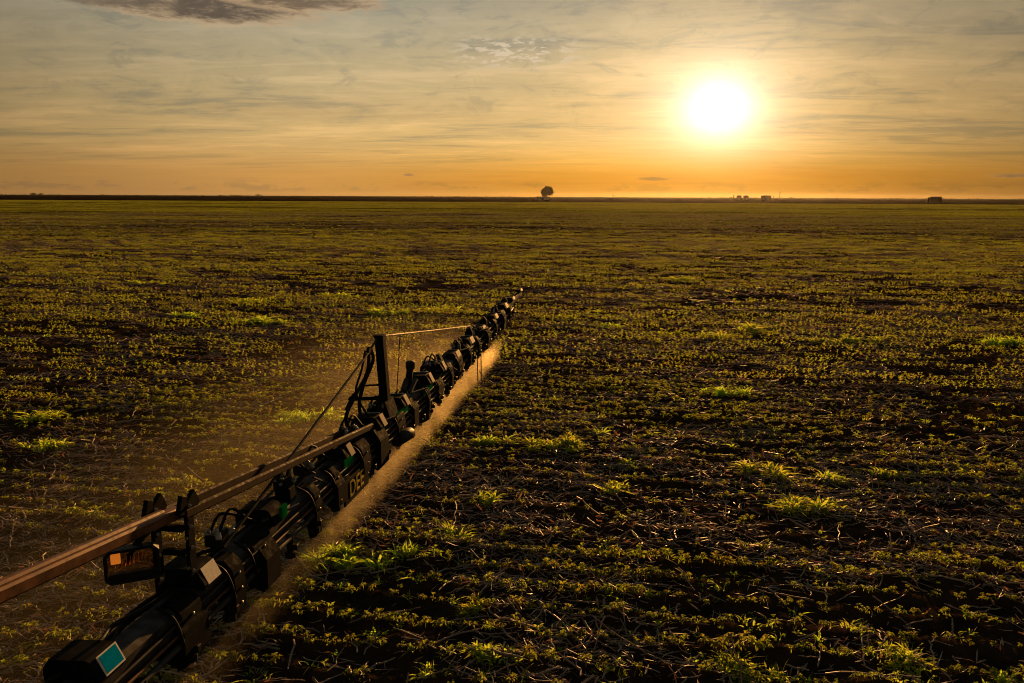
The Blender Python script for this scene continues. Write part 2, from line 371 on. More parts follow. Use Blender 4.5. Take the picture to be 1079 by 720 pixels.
# ------------------------------------------------------------------ plants and litter
def raw_mesh(name, vs, fs, mat, smooth=False):
    b = MB(); b.v = [tuple(v) for v in vs]; b.f = fs; return b.mesh(name, mat, smooth)
def leaf_geo(b, base, dirv, length, width, droop, rr, fold=0.25):
    """one leaf: a folded, drooping diamond of four quads"""
    d = Vector(dirv).normalized(); side = d.cross(Vector((0, 0, 1)))
    if side.length < .05: side = Vector((1, 0, 0))
    side.normalize(); up = side.cross(d); base = Vector(base)
    m1 = base + d * length * .45 + up * 0.02 * length; tip = base + d * length - Vector((0, 0, droop * length))
    l = m1 + side * width / 2 + up * fold * width; r = m1 - side * width / 2 + up * fold * width
    b.add([base, l, tip, r, m1], [(0, 4, 1), (1, 4, 2), (2, 4, 3), (3, 4, 0)])
def seedling(b, o, rr, h=0.10, leaves=3, simple_=False):
    o = Vector(o); a0 = rr.random() * 6.28; lean = Vector((rr.uniform(-.25, .25), rr.uniform(-.25, .25), 1)).normalized()
    top = o + lean * h
    if not simple_:
        w = 0.0022
        b.add([o + Vector((-w, 0, 0)), o + Vector((w, 0, 0)), top + Vector((w, 0, 0)), top + Vector((-w, 0, 0))], [(0, 1, 2, 3)])
    for k in range(leaves):
        a = a0 + k * 2.4 + rr.uniform(-.4, .4); t = 0.2 + 0.8 * (k + 1) / leaves
        p = o + lean * h * t + Vector((rr.gauss(0, .008), rr.gauss(0, .008), 0)); out = Vector((math.cos(a), math.sin(a), rr.uniform(.2, 1.3)))
        pet = p + out.normalized() * 0.018
        L = rr.uniform(.034, .056)
        if simple_:
            leaf_geo(b, p, out, L * 1.5, L * 1.15, rr.uniform(.1, .5), rr)
        else:
            for da in (-1.0, 0, 1.0):
                q = Vector((math.cos(a + da), math.sin(a + da), out.z + rr.uniform(-.25, .25)))
                leaf_geo(b, pet, q, L * (1.0 if da == 0 else .85), L * .68, rr.uniform(.1, .5), rr)
R2 = random.Random(5)
near_src, mid_src, far_src = [], [], []
for i in range(7):
    b = MB(); seedling(b, (0, 0, -.005), R2, R2.uniform(.038, .07), R2.choice((3, 4, 5))); near_src.append(b.mesh('crop_seedling', M['leaf']))
for i in range(8):                                   # one metre of row
    b = MB(); x = -.5
    while x < .5:
        if R2.random() < .85: seedling(b, (x, R2.gauss(0, .018), 0), R2, R2.uniform(.06, .12), R2.choice((3, 4, 5)), True)
        x += R2.uniform(.045, .12)
    mid_src.append(b.mesh('crop_row', M['leaf']))
for i in range(6):                                   # six metres of row
    b = MB(); x = -3
    while x < 3:
        if R2.random() < .8:
            for k in range(2):
                a = R2.random() * 6.28; leaf_geo(b, (x, R2.gauss(0, .02), .02), (math.cos(a), math.sin(a), R2.uniform(.1, .6)), R2.uniform(.06, .11), R2.uniform(.045, .075), .2, R2)
        x += R2.uniform(.08, .22)
    far_src.append(b.mesh('crop_row', M['leaf']))

def frustum(x, y, margin=2.0):
    return np.abs(x) < 0.66 * y + margin
def patch(x, y):
    """crop stand: thick and thin patches, drawn out along the rows"""
    u = x * BY - y * BX; a = x * BX + y * BY
    return 0.35 * vnoise(u / 6, a / 1.6, 21) + 0.4 * vnoise(u / 1.8, a / .7, 22) + 0.25 * vnoise(u / 30, a / 7, 23)
def grow(x, y): return .75 + 1.0 * float(vnoise(np.array([x / .9]), np.array([y / .5]), 51)[0]) ** 1.5
def along(u, a): return u * BY + a * BX, -u * BX + a * BY
PTS = {}
def scatter(name, srcs, pts, label, cat=None):
    """ONE object that sets source meshes on points by geometry nodes; pts: list of (index, x, y, z, rx, ry, rz, scale)"""
    src = bpy.data.collections.new(name + '_sources')
    for i, m in enumerate(srcs):
        o = bpy.data.objects.new('%s_source_%03d' % (name, i), m); src.objects.link(o)
    P = np.array(pts, float)
    me = bpy.data.meshes.new(name); me.vertices.add(len(P)); me.vertices.foreach_set('co', P[:, 1:4].ravel())
    a = me.attributes.new('pick', 'INT', 'POINT'); a.data.foreach_set('value', P[:, 0].astype(np.int32))
    a = me.attributes.new('turn', 'FLOAT_VECTOR', 'POINT'); a.data.foreach_set('vector', P[:, 4:7].ravel())
    a = me.attributes.new('size', 'FLOAT', 'POINT'); a.data.foreach_set('value', P[:, 7].copy())
    o = bpy.data.objects.new(name, me); C.objects.link(o); tag(o, label, kind='stuff')
    ng = bpy.data.node_groups.new(name, 'GeometryNodeTree')
    ng.interface.new_socket('Geometry', in_out='INPUT', socket_type='NodeSocketGeometry'); ng.interface.new_socket('Geometry', in_out='OUTPUT', socket_type='NodeSocketGeometry')
    N, L = ng.nodes, ng.links
    gi = N.new('NodeGroupInput'); go = N.new('NodeGroupOutput'); ip = N.new('GeometryNodeInstanceOnPoints'); ci = N.new('GeometryNodeCollectionInfo')
    ci.inputs['Collection'].default_value = src; ci.inputs['Separate Children'].default_value = True; ci.inputs['Reset Children'].default_value = True
    def attr(n, ty):
        q = N.new('GeometryNodeInputNamedAttribute'); q.data_type = ty; q.inputs['Name'].default_value = n
        return [s for s in q.outputs if s.enabled and s.name == 'Attribute'][0]
    er = N.new('FunctionNodeEulerToRotation')
    L.new(attr('turn', 'FLOAT_VECTOR'), er.inputs[0])
    L.new(gi.outputs[0], ip.inputs['Points']); L.new(ci.outputs[0], ip.inputs['Instance']); ip.inputs['Pick Instance'].default_value = True
    L.new(attr('pick', 'INT'), ip.inputs['Instance Index']); L.new(er.outputs[0], ip.inputs['Rotation']); L.new(attr('size', 'FLOAT'), ip.inputs['Scale'])
    L.new(ip.outputs[0], go.inputs[0])
    md = o.modifiers.new('scatter', 'NODES'); md.node_group = ng
    return o

NEAR, MID = 15.0, 62.0
def build_crop():
    pts = []; single = []
    rz0 = math.atan2(-BX, BY)
    for k in range(int(2 / ROW), int((FIELD_END + 5) / ROW)):
        a = k * ROW
        ro = rng.normal(0, .05) + .16 * (vnoise(np.array([a / 1.1]), np.array([3.3]), 77)[0] - .5)
        # extent of this row in view
        half = 0.86 * a + 8
        if a < NEAR + 8:
            u = -half - 2
            us = np.arange(-half - 2, half + 2, 0.062); us = us + rng.normal(0, .022, len(us)); aa = a + rng.normal(0, .018, len(us))
            x, y = along(us, aa); d = np.hypot(x, y)
            ok = (d < NEAR) & frustum(x, y, 2.5) & (y > 1.5) & (patch(x, y) + rng.normal(0, .12, len(us)) + ro > 0.45)
            x, y = x[ok], y[ok]; z = height(x, y)
            for X, Y, Z in zip(x, y, z):
                pts.append((R2.randrange(7), X, Y, Z, R2.uniform(-.2, .2), R2.uniform(-.2, .2), R2.uniform(0, 6.28), R2.uniform(.6, 1.0) * grow(X, Y)))
        if a < MID + 36:
            us = np.arange(-half, half, 1.0) + rng.uniform(-.15, .15)
            x, y = along(us, a + rng.normal(0, .01, len(us))); d = np.hypot(x, y)
            ok = (d >= NEAR) & (d < MID + rng.uniform(-24, 24, len(us))) & frustum(x, y, 3) & (patch(x, y) + rng.normal(0, .15, len(us)) + ro > 0.39)
            x, y = x[ok], y[ok]; z = height(x, y)
            for X, Y, Z in zip(x, y, z):
                pts.append((7 + R2.randrange(8), X, Y, Z, 0, 0, rz0 + R2.choice((0, math.pi)) + R2.gauss(0, .012), R2.uniform(.65, .95) * grow(X, Y)))
        if a > MID - 40 and (k % 2 == 0 or a < 200):
            st = 6.0
            us = np.arange(-half - 6, half + 6, st) + rng.uniform(-3, 3)
            x, y = along(us, np.full(len(us), a)); d = np.hypot(x, y)
            lim = FIELD_END + 20 * (vnoise(x / 40, y / 40 + 9, 6) - .7)
            ok = (d >= MID + rng.uniform(-24, 24, len(us))) & (y < lim) & frustum(x, y, 8) & (patch(x / 3, y / 3) + rng.normal(0, .13, len(us)) + 1.8 * ro > 0.48)
            for X, Y in zip(x[ok], y[ok]):
                pts.append((15 + R2.randrange(6), X, Y, 0, 0, 0, rz0 + R2.choice((0, math.pi)), R2.uniform(.8, 1.2) * (1.25 if a > 200 else 1)))
    # the nearest 300 in view become things of their own
    def inview(p): return 4.9 < p[2] and abs(p[1]) < 0.60 * math.hypot(p[2], CAM_H) and p[0] < 7
    cand = sorted((i for i, p in enumerate(pts) if inview(p)), key=lambda i: pts[i][1] ** 2 + pts[i][2] ** 2)[:300]
    cs = set(cand)
    for i in cand:
        p = pts[i]; o = bpy.data.objects.new('crop_seedling', near_src[p[0]]); C.objects.link(o)
        o.location = p[1:4]; o.rotation_euler = p[4:7]; o.scale = (p[7],) * 3
        tag(o, 'small leafy green crop seedling in the rows along the bottom edge of the field view', 'seedling', 'nearest crop seedlings')
    scatter('crop_seedlings', near_src + mid_src + far_src, [p for i, p in enumerate(pts) if i not in cs], 'rows of small green crop seedlings running across the whole field')
    print('crop points', len(pts))
build_crop()

# dry stover
def strip_mesh(L, w, bend, rr, mat, name, segs=4, curl=0.0):
    b = MB(); vs = []; fs = []; x = -L / 2; ang = 0; z = 0; tw = rr.uniform(-.5, .5)
    for i in range(segs + 1):
        f = i / segs; ww = w * (1 - .6 * abs(2 * f - 1) ** 2)
        c, s = math.cos(tw * f * 3), math.sin(tw * f * 3)
        vs += [(x, -ww / 2 * c, z - ww / 2 * s), (x, ww / 2 * c, z + ww / 2 * s)]
        ang += rr.uniform(-bend, bend) + curl; x += L / segs * math.cos(ang); z += L / segs * math.sin(ang)
    for i in range(segs): fs.append((2 * i, 2 * i + 2, 2 * i + 3, 2 * i + 1))
    b.add(vs, fs); return b.mesh(name, mat)
def stalk_mesh(L, r, rr, name='dry_stalk'):
    b = MB(); k = 5
    pts = [(-L / 2 + L * i / k, rr.gauss(0, .012) * L * 2, rr.gauss(0, .006) * L * 2) for i in range(k + 1)]
    b.tube(pts, r, 5, True, r * .7)
    for p in pts[1:-1]:
        b.lathe(p, [(r * .95, -r * .5), (r * 1.25, 0), (r * .95, r * .5)], 5, (1, 0, 0))
    return b.mesh(name, M['straw'])
litter_src = [strip_mesh(R2.uniform(.06, .16), R2.uniform(.006, .012), .18, R2, M['straw'], 'straw_piece', 3) for _ in range(5)]
litter_src += [strip_mesh(R2.uniform(.05, .12), R2.uniform(.007, .015), .45, R2, M['husk'], 'dry_husk', 5, R2.uniform(-.12, .12)) for _ in range(5)]
litter_src += [stalk_mesh(R2.uniform(.12, .3), R2.uniform(.004, .007), R2) for _ in range(4)]
def build_litter():
    pts = []
    def sow(d0, d1, dens, smin, smax):
        n = int(dens * 0.66 * (d1 ** 2 - d0 ** 2) * 1.25)
        r = np.sqrt(rng.random(n) * (d1 ** 2 - d0 ** 2) + d0 ** 2); a = rng.uniform(-.68, .68, n)
        x = r * np.sin(a); y = r * np.cos(a)
        keep = vnoise(x / .9, y / .7, 31) * .6 + vnoise(x / 4, y / 3, 32) * .4 + rng.normal(0, .12, n) > .45
        x, y = x[keep], y[keep]; z = height(x, y)
        for X, Y, Z in zip(x, y, z):
            i = R2.choices(range(14), [3] * 5 + [1.0] * 5 + [1.3] * 4)[0]
            up = R2.random() < .025
            tilt = R2.uniform(.3, .9) if up else R2.gauss(0, .14)
            s = R2.uniform(smin, smax)
            pts.append((i, X, Y, Z + .012 + (.04 * s if up else R2.random() * .02), R2.uniform(-.6, .6), tilt, R2.gauss(0, 1.0) + R2.choice((0, math.pi)), s))
    sow(4, 12, 430, .5, 1.6); sow(12, 28, 180, .7, 1.9); sow(28, 70, 60, 1.1, 2.5); sow(70, 170, 9, 1.8, 3.6)
    scatter('straw_litter', litter_src, pts, 'dry tan straw and brown husks littered over the soil')
    print('litter', len(pts))
build_litter()
def build_stalks():
    srcs = [stalk_mesh(R2.uniform(.3, .65), R2.uniform(.005, .009), R2) for _ in range(8)]
    n = 0
    while n < 240:
        d = 5 + 11 * R2.random() ** 1.3; a = R2.uniform(-.58, .58); x, y = d * math.sin(a), d * math.cos(a)
        s = R2.uniform(.6, 1.1)
        up = R2.random() < .18
        o = bpy.data.objects.new('dry_stalk', R2.choice(srcs)); C.objects.link(o)
        tilt = R2.uniform(.35, .9) if up else R2.gauss(0, .08)
        o.location = (x, y, float(height(x, y)) + .03 + (abs(math.sin(tilt)) * .18 * s if up else 0)); o.scale = (s, s, s)
        o.rotation_euler = (0, tilt, R2.gauss(.0, .9))
        tag(o, 'long broken tan stalk left on the soil among the crop rows', 'dry stalk', 'long dry stalks lying in the field')
        n += 1
build_stalks()

# weeds
def pixel_ground(px, py):
    """where a sight line of the photograph meets the field"""
    F = 1079 * 28 / 36; p = R(10.3); q = (360 - py) / F; x = (px - 539.5) / F
    d = Vector((x, math.cos(p) + q * math.sin(p), -math.sin(p) + q * math.cos(p))); k = -CAM_H / d.z
    return d.x * k, d.y * k
def weed_mesh(w, dpt, h, n, rr, arch=0.5, wide=0.016, tufts=5):
    """a weed of several ragged tufts, each its own height"""
    b = MB()
    cs = [(rr.gauss(0, .24) * w, rr.gauss(0, .24) * dpt, rr.uniform(.4, 1.0), rr.uniform(.5, 1.3)) for _ in range(tufts)]
    for i in range(n):
        cx, cy, ch, cw = rr.choice(cs); a = rr.random() * 6.28; q = rr.random() ** .7; rad = .16 * min(w, .6) * cw
        base = Vector((cx + math.cos(a) * q * rad, cy + math.sin(a) * q * rad, -.01))
        hh = h * ch * rr.uniform(.4, 1.0); lean = Vector((math.cos(a) * q + rr.gauss(0, .45), math.sin(a) * q + rr.gauss(0, .45), 0)) * arch
        ww = wide * rr.uniform(.5, 1.3); sa = rr.random() * 3.14; side = Vector((math.cos(sa), math.sin(sa), 0)); tw = rr.uniform(-.8, .8)
        vs = []; k = 4
        for j in range(k + 1):
            t = j / k; c = base + Vector((0, 0, hh * (t - .35 * t * t * (1 + lean.length * .9)))) + lean * hh * t * t
            e = ww * (1 - t) ** .6 * (.6 + t) if j < k else 0.0008
            sd = (side + Vector((0, 0, tw * t))).normalized()
            vs += [c - sd * e / 2, c + sd * e / 2]
        b.add(vs, [(2 * j, 2 * j + 1, 2 * j + 3, 2 * j + 2) for j in range(k)])
    return b.mesh('weed_clump', M['weed'])
WEEDS = [  # photo position, width, depth, height (m), blades, label
    (372, 590, .62, .4, .22, 150, 'bright green weed clump nearest the right side of the sprayer boom'),
    (845, 532, .75, .45, .2, 200, 'widest bright green weed mound in the right half of the field'),
    (806, 498, .32, .3, .32, 80, 'tall upright green weed standing behind the widest weed mound'),
    (590, 472, .70, .35, .17, 130, 'long low band of green weeds right of the spray mist'),
    (516, 468, .5, .3, .18, 70, 'green weed tuft between the spray mist and the long low weed band'),
    (478, 566, .28, .2, .2, 45, 'small bright weed tuft to the right of the weed clump nearest the boom'),
    (498, 642, .22, .2, .15, 40, 'lowest small green weed tuft below the middle of the field'),
    (514, 532, .24, .2, .2, 30, 'thin upright weed tuft above the small bright weed tuft'),
    (790, 349, .45, .4, .42, 110, 'tall dark green weed casting a long shadow towards the viewer'),
    (757, 355, .6, .4, .3, 90, 'rounded weed beside the tall weed with the long shadow'),
    (767, 416, .42, .35, .22, 70, 'lone light green weed tuft below the tall weed with the long shadow'),
    (1057, 361, .8, .5, .34, 130, 'bushy weed clump at the right edge of the field'),
    (890, 359, 1.5, .4, .22, 130, 'long thin line of low weeds right of the tall weed with the long shadow'),
    (268, 343, 1.2, .5, .32, 160, 'broad bright weed patch in the left half of the field'),
    (405, 333, 1.0, .5, .26, 100, 'weed patch behind the mast of the sprayer boom'),
    (198, 335, .7, .4, .22, 60, 'small weed tuft left of the broad bright weed patch'),
    (466, 330, 1.1, .5, .28, 100, 'weed patch behind the outer half of the sprayer boom'),
    (650, 515, .34, .25, .16, 45, 'low weed tuft in the middle of the right half, left of the widest mound'),
    (880, 505, .3, .25, .19, 50, 'narrow weed tuft just behind the right end of the widest mound'),
    (668, 490, .26, .2, .15, 35, 'small weed tuft behind the low weed tuft left of the widest mound'),
    (322, 446, .8, .5, .26, 120, 'yellow green weed clump behind the stay cable of the boom'),
    (42, 446, .5, .3, .22, 50, 'weed tuft by the left edge of the field'),
    (60, 474, .45, .3, .2, 45, 'second weed tuft by the left edge, nearer the viewer'),
    (785, 706, .5, .3, .14, 80, 'leafy weed spread along the bottom edge of the view'),
    (945, 698, .42, .3, .15, 80, 'leafy weed at the bottom right below the widest mound'),
    (1050, 715, .3, .2, .14, 50, 'weed tuft in the bottom right corner of the view'),
    (636, 455, .3, .25, .2, 35, 'thin weed at the right end of the long low weed band'),
    (260, 320, 1.0, .5, .24, 70, 'far weed patch just behind the broad bright weed patch'),
    (360, 314, 1.1, .5, .26, 80, 'far weed patch left of the boom mast'),
    (146, 301, .9, .5, .3, 60, 'farthest weed tuft on the left of the field'),
    (696, 351, .8, .4, .2, 60, 'low weed patch left of the rounded weed'),
    (588, 336, .9, .4, .22, 70, 'weed patch just right of the boom tip'),
    (645, 346, .8, .4, .2, 60, 'low weed patch right of the boom tip'),
    (720, 296, .9, .6, .4, 60, 'farthest dark weed under the setting sun'),
    (938, 500, .26, .2, .15, 30, 'thin weed right of the narrow weed tuft'),
    (510, 690, .3, .2, .12, 35, 'low weed at the bottom of the view below the lowest small tuft'),
]
for px, py, w, dp, h, n, lab in WEEDS:
    x, y = pixel_ground(px, py)
    o = bpy.data.objects.new('weed_clump', weed_mesh(w * 1.3, dp * 1.4, h * 1.5, int(n * 3.4), R2, .8, .023 + .0010 * y, 4 + int(w * 8))); C.objects.link(o)
    o.location = (x, y, float(height(x, y))); tag(o, lab, 'weed', 'green weeds standing in the crop')

low_src = [weed_mesh(R2.uniform(.15, .5), R2.uniform(.12, .3), R2.uniform(.10, .2), R2.randrange(14, 34), R2, .8, .02, R2.randrange(1, 5)) for _ in range(8)]
def build_low_weeds():
    pts = []
    n = 5200; d = 5 + 150 * rng.random(n) ** 1.5; a = rng.uniform(-.66, .66, n); x = d * np.sin(a); y = d * np.cos(a)
    u = x * BY - y * BX; b = x * BX + y * BY
    ok = vnoise(u / 5, b / 1.5, 61) * .7 + rng.random(n) * .3 > .55
    for X, Y, Z in zip(x[ok], y[ok], height(x[ok], y[ok])): pts.append((R2.randrange(8), X, Y, Z, 0, 0, R2.uniform(0, 6.28), R2.uniform(.45, 1.15) * (1 + Y * .006)))
    n = 9000; d = np.sqrt(rng.random(n)) * 430 + 40; a = rng.uniform(-.66, .66, n); x = d * np.sin(a); y = d * np.cos(a)
    ok = (y < FIELD_END - 10) & (vnoise(x / 9, y / 14, 62) + rng.normal(0, .15, n) > .5)
    for X, Y, Z in zip(x[ok], y[ok], height(x[ok], y[ok])): pts.append((R2.randrange(8), X, Y, Z, 0, 0, R2.uniform(0, 6.28), R2.uniform(1.0, 2.3)))
    scatter('low_weeds', low_src, pts, 'small grassy weeds sprinkled all over the field')
build_low_weeds()

# ------------------------------------------------------------------ the sprayer boom (local x = to the right, y = outward along the boom, z = up)
boom = empty('sprayer_boom', (-2.87, 0, 0), 'long dark sprayer boom reaching out over the field from the lower left', 'sprayer boom', rz=-math.atan2(BX, BY))
def zc(s): return float(np.interp(s, [0, 11, 14, 17, 20.3], [.77, .77, .83, .91, 1.06]))
def P(name, mb, mat, parent=boom, smooth=False, label=None):
    o = mb.build(name, M[mat], parent, smooth)
    if label: o['label'] = label
    return o
def beam(s0, s1, r0, r1, n=16):
    b = MB(); sec = []
    for x, z in ((.55, 1), (.85, .75), (.85, -.8), (.6, -1), (-.6, -1), (-.85, -.8), (-.85, .8), (-.6, 1)): sec.append((x, z))
    vs = []; fs = []
    for i in range(n + 1):
        f = i / n; s = s0 + (s1 - s0) * f; r = r0 + (r1 - r0) * f
        vs += [(x * r, s, zc(s) + z * r) for x, z in sec]
    for i in range(n): fs += [(i * 8 + j, i * 8 + (j + 1) % 8, (i + 1) * 8 + (j + 1) % 8, (i + 1) * 8 + j) for j in range(8)]
    fs += [tuple(range(7, -1, -1)), tuple(range(n * 8, n * 8 + 8))]
    return b.add(vs, fs)
P('main_beam', beam(1.2, 12.3, .115, .095), 'grey'); P('outer_beam', beam(12.2, 18.5, .078, .05), 'black'); P('tip_beam', beam(18.4, 20.0, .055, .045), 'black')
def run(u, dz, r, s0, s1, wob=0.0, n=60, seed=1):
    rr = random.Random(seed); pts = []
    for i in range(n + 1):
        s = s0 + (s1 - s0) * i / n; pts.append((u * (1 if s < 12 else .75) + rr.gauss(0, wob), s, zc(s) + dz * (1 if s < 12 else .75) + rr.gauss(0, wob)))
    return MB().tube(pts if wob == 0 else curve_pts(pts, 3), r, 8)
P('spray_pipe', run(.125, -.115, .02, 1.5, 18.3), 'grey', smooth=True); P('hydraulic_pipe', run(.122, -.045, .010, 1.5, 12), 'rust', smooth=True)
P('hydraulic_pipe', run(.122, .03, .010, 1.5, 17), 'grey', smooth=True)
for k, (u, dz) in enumerate(((-.12, .10), (-.15, .06), (-.06, .16), (-.17, -.02))): P('hose', run(u, dz, .014 + .003 * (k % 2), 1.5, 12.5 - k * .6, .014, 56, k), 'rubber', smooth=True)
# hanger brackets: plates that clasp the beam and hang below it
hang = [3.35, 4.72, 5.28, 5.72, 6.72, 7.22, 7.98, 8.4, 9.25, 9.85, 10.5, 11.15, 11.9, 12.6, 13.3, 14.15, 15.0, 15.9, 16.8, 17.7]
for i, s in enumerate(hang):
    k = (.76 if s < 12 else .70) * (1, .92, 1.06, .88)[i % 4]; z = zc(s); b = MB(); lo = (-.34, -.40, -.30)[i % 3] * k
    outl = [(-.02 * k, .17 * k), (.11 * k, .18 * k), (.185 * k, .10 * k), (.21 * k, -.06 * k), (.20 * k, lo), (.11 * k, lo - .04), (.05, -.24 * k), (.0, -.16 * k)]
    t = (.05, .11, .07, .14, .06)[i % 5]
    b.prism([(u, z + q) for u, q in outl], s - t, s + t)
    br = P('hanger_bracket', b, 'black')
    bb = MB(); bb.tube(curve_pts([(.0, s - t - .05, z + .20 * k), (.16 * k, s - t - .06, z + .12 * k), (.225 * k, s - t - .05, z - .08 * k), (.19 * k, s - t, z - .28 * k)], 6), .011, 6); P('hose_loop', bb, 'rubber', br, True)
    bb = MB()
    for u, q in ((.212, -.10), (.20, .04), (.207, -.24)): bb.lathe((u * k, s, z + q * k), [(.011, -.012), (.011, .008), (.006, .011)], 6, (1, 0, .2))
    P('bolt', bb, 'steel', br)
for s0, s1, u0, u1, z0, z1 in ((4.58, 4.86, -.12, .16, .50, .86), (5.64, 5.86, .0, .19, .46, .84), (7.12, 7.3, .02, .18, .5, .86), (8.35, 8.62, -.02, .19, .47, .92), (9.75, 9.95, .0, .17, .5, .9), (11.05, 11.3, .0, .16, .52, .9)):
    b = MB(); b.prism([(u0, z0 + .1), (u0 + .06, z0 + .04), (u1 - .04, z0), (u1, z0 + .04), (u1, z1 - .12), (u1 - .08, z1), (u0 + .04, z1), (u0, z1 - .05)], s0, s1); P('valve_housing', b, 'black')
# nozzles, one every half metre
nz = None
for i in range(30):
    s = 3.7 + .5 * i; k = .9 if s < 12 else .7; z = zc(s) - .13 * k - .02
    if nz is None:
        b = MB(); b.lathe((0, 0, 0), [(.032, .035), (.036, 0), (.028, -.03), (.028, -.10), (.046, -.105), (.046, -.15), (.03, -.155)], 10); b.box((.045, 0, -.06), (.05, .035, .05))
        nz = b.build('nozzle', M['plastic'], boom); c = MB().lathe((0, 0, -.155), [(.026, .004), (.026, -.03), (.014, -.04)], 10).build('nozzle_tip', M['pale'], nz); n_ = nz
    else:
        n_ = nz.copy(); C.objects.link(n_); n_.parent = boom
        cc = c.copy(); C.objects.link(cc); cc.parent = n_
    n_.location = (.125 * k, s, z)
# covers: flat black housings with a pale end cap
covers = [(3.55, 4.05, 0), (4.62, 5.08, 0), (5.62, 6.12, 0), (7.05, 7.72, 1), (8.1, 8.72, 1), (9.1, 9.66, 2), (10.2, 10.85, 2), (11.0, 11.6, 1), (12.2, 12.75, 1), (13.2, 13.8, 1), (14.4, 15.0, 1), (15.7, 16.3, 1), (17.0, 17.5, 1), (18.3, 18.75, 1), (19.5, 20.05, 1)]
for s0, s1, ty in covers:
    k = (.95, .88, 1.0)[int(s0 * 7) % 3] * (1 if s0 < 12 else .78 if s0 < 18 else .5); s0 = s1 - .2 * (1 if s0 < 12 else 1.6)
    z = zc((s0 + s1) / 2); b = MB()
    outl = [(-.21 * k, .09 * k), (.06 * k, .09 * k), (.135 * k, .10 * k), (.14 * k, .13 * k), (.085 * k, .225 * k), (.06 * k, .24 * k), (-.17 * k, .225 * k), (-.21 * k, .17 * k)]
    b.prism([(u, z + q) for u, q in outl], s0, s1)
    cv = P('cover', b, 'black')
    if ty:
        b = MB(); b.add([(.142 * k, s0 + .10, z + .115 * k), (.142 * k, s1 + .01, z + .115 * k), (.078 * k, s1 + .01, z + .24 * k), (.078 * k, s0 + .10, z + .24 * k), (.15 * k, s0 + .10, z + .12 * k), (.15 * k, s1 + .01, z + .12 * k), (.086 * k, s1 + .01, z + .245 * k), (.086 * k, s0 + .10, z + .245 * k)],
                        [(3, 2, 1, 0), (4, 5, 6, 7), (0, 1, 5, 4), (1, 2, 6, 5), (2, 3, 7, 6), (3, 0, 4, 7)]); P('end_cap', b, 'pale', cv)
        b = MB(); b.tube([(-.17 * k, s1 - .01, z + .23 * k), (.06 * k, s1 - .01, z + .245 * k)], .008, 6); P('edge_trim', b, 'steel', cv)
    if ty == 2 or s1 in (7.72, 8.72):
        b = MB(); w = .012; a0, a1 = s1 - (.5 if ty == 2 else .28), s1 - .04
        b.add([(.118, a0, z + .02), (.118, a1, z + .02), (.112, a1, z + .115), (.112, a0, z + .115), (.118 + w, a0, z + .02), (.118 + w, a1, z + .02), (.112 + w, a1, z + .115), (.112 + w, a0, z + .115)],
              [(3, 2, 1, 0), (4, 5, 6, 7), (0, 1, 5, 4), (1, 2, 6, 5), (2, 3, 7, 6), (3, 0, 4, 7)]); P('green_panel', b, 'green', cv)
def sticker(s0, s1, mat, label, k=1):
    z = zc(s0); n = Vector((.12, 0, .10)).normalized(); a = Vector((.133 + .004, 0, z + .118)); e = Vector((.078 + .004, 0, z + .222)); b = MB()
    def slab(m, off, th, inset):
        A, E = a + (e - a) * inset, e + (a - e) * inset; d = (s1 - s0) * inset
        c4 = [A + Vector((0, s0 + d, 0)), A + Vector((0, s1 - d, 0)), E + Vector((0, s1 - d, 0)), E + Vector((0, s0 + d, 0))]; c4 = [v + n * off for v in c4]
        return MB().add([v + n * th for v in c4] + c4, [(0, 1, 2, 3), (7, 6, 5, 4), (0, 4, 5, 1), (1, 5, 6, 2), (2, 6, 7, 3), (3, 7, 4, 0)])
    o = P('reflector', slab('cream', .003, .006, 0), 'cream', label=label)
    if mat != 'cream': P('reflector_face', slab(mat, .0095, .003, .08), mat, o)
sticker(3.89, 4.05, 'teal', 'turquoise reflector with a pale rim'); sticker(4.92, 5.08, 'cream', 'cream coloured square reflector')
b = MB(); b.box((.135, 6.06, zc(6) + .165), (.03, .09, .10)); P('green_tab', b, 'green')
# lettered side panel
b = MB(); b.box((.17, 7.62, .60), (.02, .66, .24)); pn = P('name_panel', b, 'black')
cu = bpy.data.curves.new('lettering', 'FONT'); cu.body = 'DEE'; cu.size = .235; cu.extrude = .003; cu.align_x = 'CENTER'; cu.align_y = 'CENTER'; cu.space_character = 1.0
tx = bpy.data.objects.new('lettering', cu); C.objects.link(tx); tx.parent = pn; tx.data.materials.append(M['yellow'])
dg = bpy.context.evaluated_depsgraph_get(); lm = bpy.data.meshes.new_from_object(tx.evaluated_get(dg)); bpy.data.objects.remove(tx)
tx = bpy.data.objects.new('lettering', lm); C.objects.link(tx); tx.parent = pn
if not lm.materials: lm.materials.append(M['yellow'])
tx.matrix_local = Matrix(((0, 0, 1, .182), (1, 0, 0, 7.60), (0, 1, 0, .60), (0, 0, 0, 1)))
